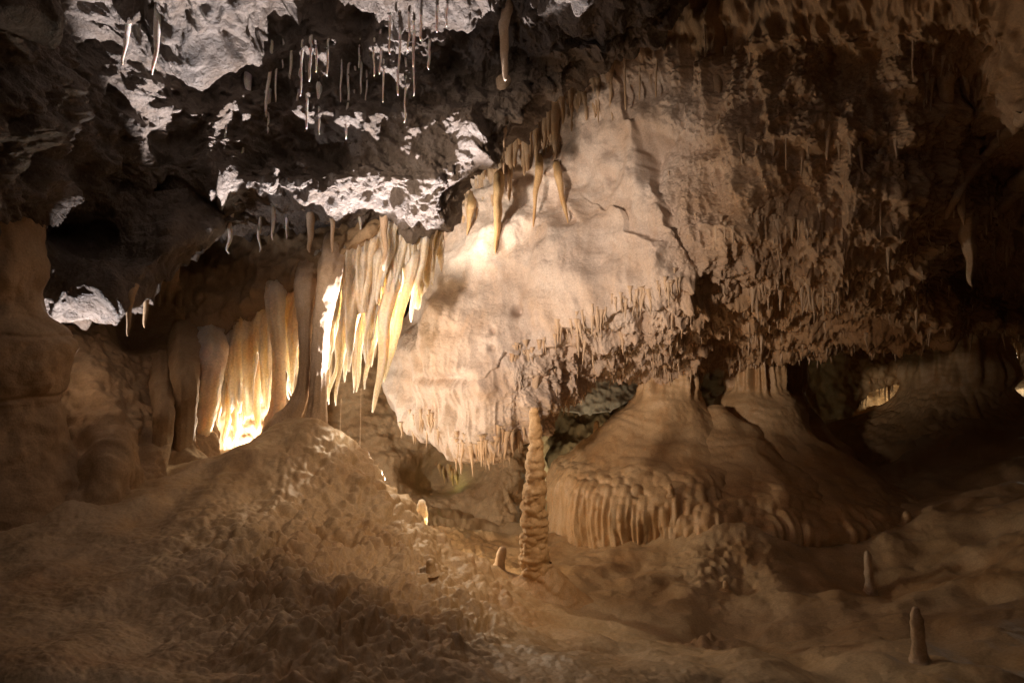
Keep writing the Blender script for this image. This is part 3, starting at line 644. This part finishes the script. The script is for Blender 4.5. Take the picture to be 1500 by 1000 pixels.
cols = [[(a, b + 6, d + .05), (a, b - 8, d - .02), (a - 4, b - (b - 285) * .35, d + .08), (a - 8, b - (b - 285) * .75, d + .3), (a - 10, 270, d + .5)] for a, b, d, e in top]
P = loft(cols, 300, 120); n = normals(P); n = n * np.sign(np.median((n * -P).sum(-1)))
P = P + n * (.05 * fbm(P * 4, 3, 217) + .02 * fbm(P * 11, 2, 219) + .03 * fbm(np.stack([P[..., 0] * 9, P[..., 1] * 9, P[..., 2]], -1), 2, 220))[..., None]
grid_obj('rock_root', P - cl, M['brown'], ct)
# stalactites of the curtain: u_root, v_root, u_tip, v_tip, root radius px, depth
cs = [(560,395,546,604,13,5.15),(590,400,562,560,12,5.2),(612,350,602,472,9,5.2),(545,420,534,570,9,5.2),(530,410,522,574,10,5.25),(505,420,492,594,9,5.3),(492,430,482,592,9,5.3),
      (520,400,510,524,11,5.18),(558,370,552,446,9,5.12),(540,400,534,502,9,5.12),(532,380,530,456,8,5.1),(600,370,585,470,9,5.22),(575,400,568,520,9,5.22),(625,335,615,410,8,5.3),(635,330,632,400,5,5.4),
      (500,400,497,500,8,5.15),(484,410,484,520,9,5.15),(515,440,505,560,8,5.32),(548,440,540,540,8,5.3),(580,360,577,430,7,5.15),(565,350,560,420,8,5.1),
      (440,460,438,560,9,5.3),(425,470,424,540,8,5.28),(398,470,392,600,10,5.35),(378,490,372,640,13,5.4),(362,500,356,620,10,5.42),(347,510,340,650,12,5.42),(332,520,328,660,11,5.45),(318,530,308,670,11,5.45),(300,540,296,670,12,5.4),(285,560,280,668,12,5.35),(352,500,350,590,7,5.36),(340,500,338,600,6,5.36),(367,490,366,580,6,5.34),(328,520,324,610,7,5.36),(386,480,383,590,7,5.34),
      (412,470,416,545,8,5.3),(454,440,452,520,9,5.24),(462,400,464,470,10,5.2),(474,400,478,480,9,5.18)]
for i, (a, b, c_, e, r_, d) in enumerate(cs):
    a += 16 if a > 480 else 6
    p0 = W(a, b - 26, d + .13); p1 = W(c_, e, d + .05)
    V, tri = icicle(p0, p1, r_ * d / F * .85, i, tip=.22, belly=.72, bend=.014, nu=16, nv=36, rough=.16, flute=.35, back=.22)
    mk('stalactite', V - cl, tri, M['calcite'], ct)
# second row right behind, seen lit through the gaps
rg = np.random.default_rng(5)
for i in range(34):
    a = rg.uniform(290, 560); f_ = (a - 290) / 270; d = 5.75 + rg.uniform(-.08, .25)
    vt = 520 - 150 * f_; ve = 655 - 110 * f_ + rg.uniform(-60, 25)
    V, tri = icicle(W(a, vt, d), W(a - rg.uniform(0, 8), ve, d), rg.uniform(6, 12) * d / F, 300 + i, tip=.2, belly=.7, nu=12, nv=26, rough=.16, flute=.2, back=.1)
    mk('stalactite', V - cl, tri, M['calcite'], ct)
# columns that reach the ridge
def column(pts, d, label, seed, mat):
    hangs = seed in (21, 22, 23)
    u0, v0, r0 = pts[0]; up = [(u0 + 10, v0 - 50, 1.5, .5), (u0 + 4, v0 - 22, 1.2, .2)] if hangs else [(u0, v0 - 70, 1.7, .8), (u0, v0 - 30, 1.35, .32)]
    path = [W(a, b, d + e) for a, b, k, e in up] + [W(a, b, d) for a, b, r_ in pts]; rad = [r0 * k * d / F for a, b, k, e in up] + [r_ * d / F for a, b, r_ in pts]
    V, tri = spindle(path, rad, 36, 130, seed, .10, nf=11, flute=.22)
    return thing_mesh('column', V, tri, mat, path[-1], label, 'column')
column([(482,410,16),(476,445,13.5),(471,480,12),(468,530,11.5),(466,575,12),(464,605,14),(462,622,16),(462,640,13),(462,665,10)], 4.98, 'smooth cream column standing on the summit of the ridge', 21, M['tan'])
column([(446,430,14),(447,480,9),(447,530,8),(444,565,9),(437,590,12),(427,607,15),(415,622,20),(410,640,24)], 5.0, 'slender grey column with a leaning foot on the ridge summit', 22, M['tan'])
column([(402,440,13),(406,490,10),(408,530,9),(408,570,10),(406,600,12),(402,620,15),(400,650,16)], 5.15, 'short amber column behind the ridge, left of the grey one', 23, M['calcite'])
column([(310,540,16),(302,600,14),(292,650,11),(285,680,9)], 4.95, 'tapering brown column beside the glowing curtain foot', 24, M['calcite'])
column([(272,560,18),(272,610,15),(270,650,13),(266,690,13)], 4.65, 'stout brown flowstone leg meeting the floor by the left recess', 25, M['brown'])
column([(240,600,14),(238,640,13),(232,680,12),(228,705,12)], 4.45, 'narrow brown flowstone leg nearest the rock pillar', 26, M['brown'])

# ------------------------------------------------------------------ stalactites listed from the photograph
def hang(keys, a, b, c_, e, r_, mat, label, group, seed, name='stalactite', tip=.3, belly=.7, dpt=None, extra=0.0, back=.05, **kw):
    if dpt is None:
        q = hit(keys, a, b)
        if q is None: return
        dpt = q[0].y
    reach = kw.pop('reach', .14); clear = kw.pop('clear', False)
    if clear:
        ds = [hit(keys, a + (c_ - a) * t, b + (e - b) * t) for t in (0, .25, .5, .75, 1)]; dpt = min(x[0].y for x in ds if x) - .3 * r_ * dpt / F
    p0 = W(a, b, dpt); rr_ = r_ * dpt / F; p1 = W(c_, e, dpt); p0, p1 = (p0, p1) if clear else root_at(keys, p0, p1, reach); p0 = p0 + np.array((0, rr_ * .4, rr_ * .6))
    V, tri = icicle(p0 + np.array((0, 0, extra)), p1, r_ * dpt / F, seed, tip=tip, belly=belly, back=back, **kw)
    return thing_mesh(name, V, tri, mat, p0, label, 'stalactite', group)
def root_at(keys, p0, p1, reach=.14):
    """shift a hanging thing back until rock is right above its root; returns new root and tip"""
    for dy in np.arange(0, .5, .04):
        o = Vector((p0[0], p0[1] + dy, p0[2] - .25 * (p0[2] - p1[2])))
        for k in keys:
            r = BV[k].ray_cast(o, Vector((0, 0, 1)))
            if r[0] is not None and r[0].z - p0[2] < reach:
                return np.array((p0[0], p0[1] + dy, max(r[0].z, p0[2] - .2 * (p0[2] - p1[2])) + .03)), np.array((p1[0], p1[1] + dy, p1[2]))
    return p0 + np.array((0, .1, 0)), p1 + np.array((0, .1, 0))
straws = [(558,50,556,109,2),(586,50,583,140,2.2),(607,30,605,98,2.4),(630,60,628,102,2.6),(606,80,606,141,1.8),(594,95,592,180,2),(510,110,507,204,2.2),(519,100,516,189,2.2),(530,90,528,138,2.2),(527,70,526,100,2),(449,150,449,189,2.2),(440,105,433,168,2.2),(443,75,440,141,2.2),(455,70,453,120,2.6),(463,70,463,106,2.2),(331,190,328,226,2),(427,75,425,116,2.5),(572,20,571,80,1.8),(548,60,548,112,1.6),(600,20,598,75,2),(617,20,616,60,2.2),(640,10,640,48,2.4),(655,5,654,40,2),(480,70,479,112,1.8),(500,90,499,150,1.6),(537,110,536,165,1.5),(415,60,414,100,2),(405,100,404,150,1.8),(562,100,561,150,1.5),(397,70,390,172,3)]
for i, q in enumerate(straws):
    wh = 'beside the crooked white icicle' if q[0] < 470 else 'between stout icicle and grey carrot-shaped one'
    ln = 'long' if q[3] - q[1] > 60 else 'short'
    hang(['ceiling'], *q, M['straw'], ln + ' thin white straw on dark ceiling ' + wh, ln + ' white straws ' + wh, 400 + i, 'straw_stalactite', tip=.6, belly=.85, bend=.01, extra=.03, nu=8, nv=14)
big = [(187,35,180,95,7,'pale curved icicle stalactite in the upper corner beside a longer one'),(233,20,223,110,7.5,'long pale icicle stalactite lit white in the upper corner'),
       (362,130,352,262,6,'long crooked white icicle reaching down to the bright lip'),(392,140,392,196,5,'short white icicle right of the crooked long one'),(468,140,468,197,4.5,'single stout white icicle on the dark riser'),
       (741,5,740,118,15,'big grey carrot-shaped stalactite under the bright upper ceiling'),(738,118,738,205,12,'dark pointed stalactite below the grey carrot-shaped one'),
       (455,318,454,370,9,'blunt brown stalactite with pale tip under the bright lip'),(487,322,486,371,6,'narrow knobbly stalactite under the bright lip beside the blunt one'),(562,318,562,396,9,'dark brown stalactite in front of the glowing curtain'),(398,300,400,352,6,'pale stalactite where shadow stripes cross the bright lip'),(380,322,380,369,5,'forked pale stalactite under the left part of the lip'),(338,318,336,372,6,'smooth brown stalactite at the left end of the bright lip'),(528,322,527,352,5,'short brown stub between curtain and lip'),(421,322,420,350,4,'tiny pale stub under the middle of the lip')]
for i, q in enumerate(big):
    hang(['ceiling', 'ledge'], *q[:5], M['straw'] if i not in (5, 6, 7, 8, 9) else M['tan'], q[5], None, 450 + i, back=.08, reach=.5, tip=.2, belly=.6, bend=.014, extra=.05, nu=16, nv=30, rough=.22)
for i, q in enumerate([(403,340,398,416,2),(362,405,356,456,6),(326,420,324,466,2),(310,430,308,462,1.6),(420,385,419,412,2),(215,440,212,480,5),(190,450,187,492,5.5),(262,450,258,490,5),(275,445,272,500,7),(244,430,242,470,6),(300,440,298,480,5),(230,440,229,505,6)]):
    hang(['ledge', 'ceiling', 'wall'], *q, M['brown'] if i > 4 else M['tan'], 'dim brown stalactite in the dark recess under the ledge', 'stalactites in the dark recess', 480 + i, tip=.25, extra=.04, rough=.2)

# tan stalactites where ceiling and pale rock meet
tn = [(815,150,811,236,10),(860,100,863,162,14),(848,105,848,160,6),(826,125,824,183,7),(786,165,784,221,9),(748,205,749,275,7),(757,200,754,245,7),(728,205,727,257,10),(713,230,709,263,7),(774,205,772,251,9),(760,160,760,212,11),(799,180,797,225,6),(838,120,836,160,6),(876,95,874,140,6),(805,160,803,200,7),(740,215,738,250,5),(735,210,733,240,5),(792,205,790,232,5),(820,200,818,235,5),(765,215,764,245,5),(897,85,895,125,7),(955,85,958,150,7),(990,70,1000,190,10),(975,75,978,120,7),(925,80,926,120,6),(940,75,941,110,5)]
rgt = np.random.default_rng(12)
tn = [q for q in tn if q[0] < 900]
for k in range(46):
    t = rgt.random() ** .8; a_ = 665 + 230 * t + rgt.normal() * 6; b_ = 305 - 200 * t + rgt.normal() * 12; tn.append((a_, b_, a_ + rgt.normal() * 2, b_ + rgt.uniform(18, 52), rgt.uniform(3, 8)))
for i, q in enumerate(tn):
    wh = 'just above the arched ochre rib' if q[0] < 780 else 'at the peak of the pale rock below the ceiling' if q[0] < 890 else 'right of the peak of the pale rock'
    ln = 'plump' if q[4] >= 8 else 'slim'
    hang(['rock'], *q, M['tan'], ln + ' tan stalactite in the cluster ' + wh, ln + ' tan stalactites ' + wh, 520 + i, tip=.2, belly=.62, bend=.014, extra=.04, nu=14, nv=26, rough=.22)
for i, q in enumerate([(916,90,916,161,1.8),(937,100,937,146,1.6),(961,90,961,143,1.8),(1033,20,1033,100,1.8),(1116,200,1116,265,1.8),(1152,195,1152,250,1.8),(1290,300,1290,345,1.6),(1338,60,1338,120,1.5),(738,195,738,255,1.5)]):
    hang(['rock', 'ceiling'], *q, M['tan'], 'hair-thin brown straw hanging before the rough upper rock', 'brown straws before the upper rock', 560 + i, 'straw_stalactite', tip=.7, belly=.9, nu=8, nv=12, bend=.006, extra=.03)

# root-like ochre stalactites hanging from the arched rib
for i, q in enumerate([(730,282,726,372,8,'long ochre root-like stalactite on the pale rock nearest the curtain'),(790,250,781,333,6,'forked ochre stalactite hanging from the middle of the arched rib'),(818,262,832,327,6,'bent ochre stalactite at the right end of the arched rib'),(690,305,684,345,6,'short ochre stalactite on the rib beside the bright corner')]):
    hang(['rock'], *q[:5], M['ochre'], q[5], None, 610 + i, tip=.15, belly=.7, bend=.008, extra=.02, nu=16, nv=30, rough=.2, flute=.2, back=.14, clear=True)

# ------------------------------------------------------------------ stalactite fringe of the hanging rock: largest singly, the smallest as one mass
rg = np.random.default_rng(77)
U_, V_ = px(HR_P)
nv, nu = HR_P.shape[:2]
cand = []
wgt = (sstep(.05, .6, -HR_n[..., 2]) * (.15 + rough_m) + .14 * rough_m) * ((U_ > 700) & (U_ < 1520) & (V_ > 60)) * (HR_P[..., 1] < 7.4)
# area weighting
du = np.linalg.norm(np.gradient(HR_P, axis=1), axis=-1); dv = np.linalg.norm(np.gradient(HR_P, axis=0), axis=-1)
wgt = wgt * du * dv; wgt = wgt * (.12 + sstep(-.1, .35, perlin(HR_P * 3.2, 75))); pr = (wgt / wgt.sum()).ravel()
idx = rg.choice(nv * nu, 1150, p=pr, replace=False)
for k in idx:
    L_ = min(.2, .03 + rg.exponential(.032)); cand.append((HR_P.reshape(-1, 3)[k], L_, L_ * rg.uniform(.07, .13) + .003))
rim = int(np.argmin(np.abs(dens(9, 560, (.8, 6.2, 5)) - 6)))
for c_ in range(60, nu - 120, 3):
    p = HR_P[min(nv - 1, rim + rg.integers(-14, 8)), c_]
    if perlin(p[None] * 4.5, 76)[0] < -.12: continue
    p = HR_P[min(nv - 1, rim + rg.integers(-14, 8)), c_]; L_ = rg.uniform(.03, .12) * rg.uniform(.5, 1.1); cand.append((p, L_, L_ * rg.uniform(.12, .2) + .004))
for (a, b, c_, e), cnt, sc_ in (((1000,412,840,478), 40, .11), ((840,478,750,525), 22, .12), ((600,606,690,660), 26, .12), ((690,660,770,632), 30, .16), ((1040,345,1290,300), 16, .14), ((1060,215,1330,225), 14, .14), ((1100,430,1250,440), 30, .13)):
    for q in range(cnt):
        t = rg.random(); r_ = hit(['rock'], a + (c_ - a) * t, b + (e - b) * t + rg.normal() * 7 - 4)
        if r_: L_ = sc_ * rg.uniform(.5, 1.6); cand.append((np.array(r_[0]), L_, L_ * rg.uniform(.08, .15) + .003))
cand.sort(key=lambda q: -q[1] / q[0][1])
base = []
for k in range(10):
    V, tri = icicle((0, 0, 0), (0, 0, -1), .5, 700 + k, tip=.12, belly=.55, bend=.03, nu=9, nv=12, rough=.2)
    V[:, 2] = np.where(V[:, 2] > 0, V[:, 2] * .6, V[:, 2])
    o = mk('stalactite', V, tri, M['tan']); base.append(o)
for i, (p, L_, r_) in enumerate(cand[:165]):
    o = base[i] if i < 10 else base[i % 10].copy()
    if i >= 10: sc.collection.objects.link(o)
    pu, pv = px(np.array(p)[None]); pu, pv = float(pu[0]), float(pv[0])
    o.location = p + np.array((0, .01, .02)); o.scale = (r_ * 2, r_ * 2, L_ + .02); o.rotation_euler = (rg.normal() * .06, rg.normal() * .09, rg.uniform(0, 6.28))
    zone = ('along the bottom rim of the pale bulge' if pu < 790 and pv > 560 else 'along the lower edge of the washed pale face' if pu < 1010 and pv < 500 else 'under the rock just above the twin-peaked mound' if pu < 1170 and pv > 440 else
            'under the ledge beneath the diamond-shaped block' if pv < 280 else 'on the rough brown shoulder right of the pale face' if pu < 1250 else 'on the dark end of the rock above the far passage')
    size = 'long' if L_ > .14 else 'short'
    tag(o, size + ' tooth-like tan stalactite ' + zone, 'stalactite', size + ' teeth ' + zone)
VV, TT, off = [], [], 0
for i, (p, L_, r_) in enumerate(cand[165:]):
    V, tri = icicle((0, 0, .02), (rg.normal() * .05 * L_, 0, -L_), r_, 800 + i, tip=.12, belly=.55, bend=.03, nu=6, nv=7, rough=.15)
    VV.append(V + p); TT.append(tri + off); off += len(V)
if VV:
    tag(mk('small_stalactite_fringe', np.concatenate(VV), np.concatenate(TT), M['tan'], hr), None, None, None, 'stuff')

# single drapes on the right shoulder
for i, q in enumerate([(1418,330,1424,420,13,'large pale drape stalactite hanging at the dark right edge of the rock'),(1405,270,1412,330,9,'root-like stalactite above the large pale drape'),(1440,270,1445,345,7,'thin twisted root stalactite right of the pale drape'),(1390,110,1389,176,14,'hooked tan drape on the upper right shoulder'),(1410,110,1421,148,6,'small hooked spike beside the upper right drape'),(785,560,784,600,8,'drip stalactite just above the tip of the tall ringed stalagmite'),(1215,190,1212,235,6,'lone straw-like spike under the smooth diamond block'),(1050,130,1053,180,8,'dark blade stalactite at the left of the rough shoulder')]):
    hang(['rock'], *q[:5], M['tan'], q[5], None, 900 + i, tip=.15, belly=.75, bend=.012, extra=.06, nu=18, nv=34, rough=.22, flute=.4)
# diagonal roots at right edge
def root(pts, label, seed):
    path, rad = [], []
    for a, b, r_ in pts:
        q = hit(['rock'], a, b)
        if q is None: continue
        p = np.array(q[0]) * .992; path.append(p); rad.append(r_ * p[1] / F)
    V, tri = spindle(path, rad, 14, 60, seed, .2, nf=12, flute=.25)
    thing_mesh('flowstone_ridge', V, tri, M['tan'], path[0], label, 'flowstone ridge')
root([(1510,165,8),(1475,195,8),(1445,225,7),(1420,255,7),(1400,290,6),(1385,320,3)], 'diagonal rope-like flowstone ridge on the dark right shoulder', 41)
root([(1520,250,14),(1490,270,13),(1470,295,11),(1455,315,5)], 'thick diagonal flowstone roll at the dark right edge', 42)

# dangling teeth in the far openings
for i in range(16):
    a = rg.uniform(1248, 1330); vv = 566 + max(0, (1280 - a)) * 1.1; d = 9.15
    V, tri = icicle(W(a, vv - 8, d), W(a + rg.normal(), vv + rg.uniform(8, 26), d), rg.uniform(1.5, 3) * d / F, 950 + i, nu=8, nv=12)
    thing_mesh('stalactite', V, tri, M['ochre'], W(a, vv, d), 'small lit stalactite fringing the far arched passage', 'stalactite', 'fringe of the far arch')
for i, (a, b, e, r_) in enumerate([(1302,555,592,4),(1480,505,530,3),(1492,505,540,4),(1470,505,522,3),(1487,500,518,2.5),(1460,500,518,3)]):
    d = 9.4
    V, tri = icicle(W(a, b, d), W(a, e, d), r_ * d / F, 980 + i, nu=10, nv=16)
    thing_mesh('stalactite', V, tri, M['brown'], W(a, b, d), 'dark stalactite silhouetted against the far lit chambers', 'stalactite', 'silhouetted far stalactites')
for i, (a, b, e) in enumerate([(643,684,699),(649,689,709),(657,686,705),(661,693,716),(667,695,711)]):
    q = hit(['back'], a, b); d = (q[0].y if q else 8) - .05
    V, tri = icicle(W(a, b, d), W(a + 3, e, d), rg.uniform(2.2, 4.2) * d / F, 990 + i, nu=10, nv=14, back=.12)
    thing_mesh('stalactite', V, tri, M['ochre'], W(a, b, d), 'little greenish-lit stalactite in the hollow behind the ridge', 'stalactite', 'greenish stalactites in the hollow')
def emit(name, col, st):
    m = bpy.data.materials.new(name); m.use_nodes = True; b = m.node_tree.nodes['Principled BSDF']
    b.inputs['Base Color'].default_value = (.8, .8, .8, 1); b.inputs['Emission Color'].default_value = (*col, 1); b.inputs['Emission Strength'].default_value = st; return m
M['lens'] = emit('lamp_lens', (1.0, .86, .66), 9.0)
hm = bpy.data.materials.new('lamp_housing'); hm.use_nodes = True; hm.node_tree.nodes['Principled BSDF'].inputs['Base Color'].default_value = (.03, .03, .03, 1)
for i, (a, b, sz, lb) in enumerate([(1474, 526, .055, 'small bright floodlight in the far right chamber, lower of two'), (1487, 520, .045, 'small bright floodlight in the far right chamber, higher of two')]):
    p = W(a, b, 10.6); e_ = empty('floodlight', p); tag(e_, lb, 'floodlight')
    t = np.linspace(0, 2 * math.pi, 16, endpoint=False); ring = lambda r, y: np.stack([r * np.cos(t), 0 * t + y, r * np.sin(t)], -1)
    G = np.stack([ring(sz * .5, .10), ring(sz * .9, .08), ring(sz * 1.1, .0), ring(sz * 1.15, -.03), ring(sz, -.03), ring(sz, .0)])
    grid_obj('housing', G, hm, e_, True)
    grid_obj('lens', np.stack([ring(sz, -.005), ring(sz * .6, -.02), ring(.001, -.026)]), M['lens'], e_, True)
    V, tri = spindle([(0, .06, 0), (0, .07, -.2), (0, .07, -.5), (0, .07, -.9)], [.012] * 4, 8, 10, 0, 0)
    mk('stake', V, tri, hm, e_)
# cables of water: hair-thin straws reaching down by the curtain
for i, (a, b, e) in enumerate([(529,570,668),(500,585,640)]):
    d = 5.35
    V, tri = icicle(W(a, b, d), W(a - 2, e, d), 0.45 * d / F, 995 + i, tip=.9, belly=1, nu=6, nv=10, bend=.002, rough=.05)
    thing_mesh('straw_stalactite', V, tri, M['tan'], W(a, b, d), 'hair-thin straw dangling from the curtain tips before the dark hollow', 'stalactite', 'hair straws below the curtain')

# ------------------------------------------------------------------ the rest of the cave round the viewer
nv, nu = 60, 120
ph = np.linspace(-.5 * math.pi, .5 * math.pi, nv)[:, None]; th = np.linspace(0, 2 * math.pi, nu, endpoint=False)[None]
P = np.stack([14.5 * np.cos(ph) * np.cos(th), 4 + 13.5 * np.cos(ph) * np.sin(th), -.1 + 3.6 * np.sin(ph) + 0 * th], -1)
P *= (1 + .05 * fbm(P * .6, 3, 301))[..., None]
P[..., 2] = np.where(P[..., 2] < 0, np.maximum(P[..., 2], -2.6), P[..., 2])
tag(grid_obj('cave_shell', P, M['brown'], wrap=True), 'dark outer rock of the cave', None, None, 'structure')
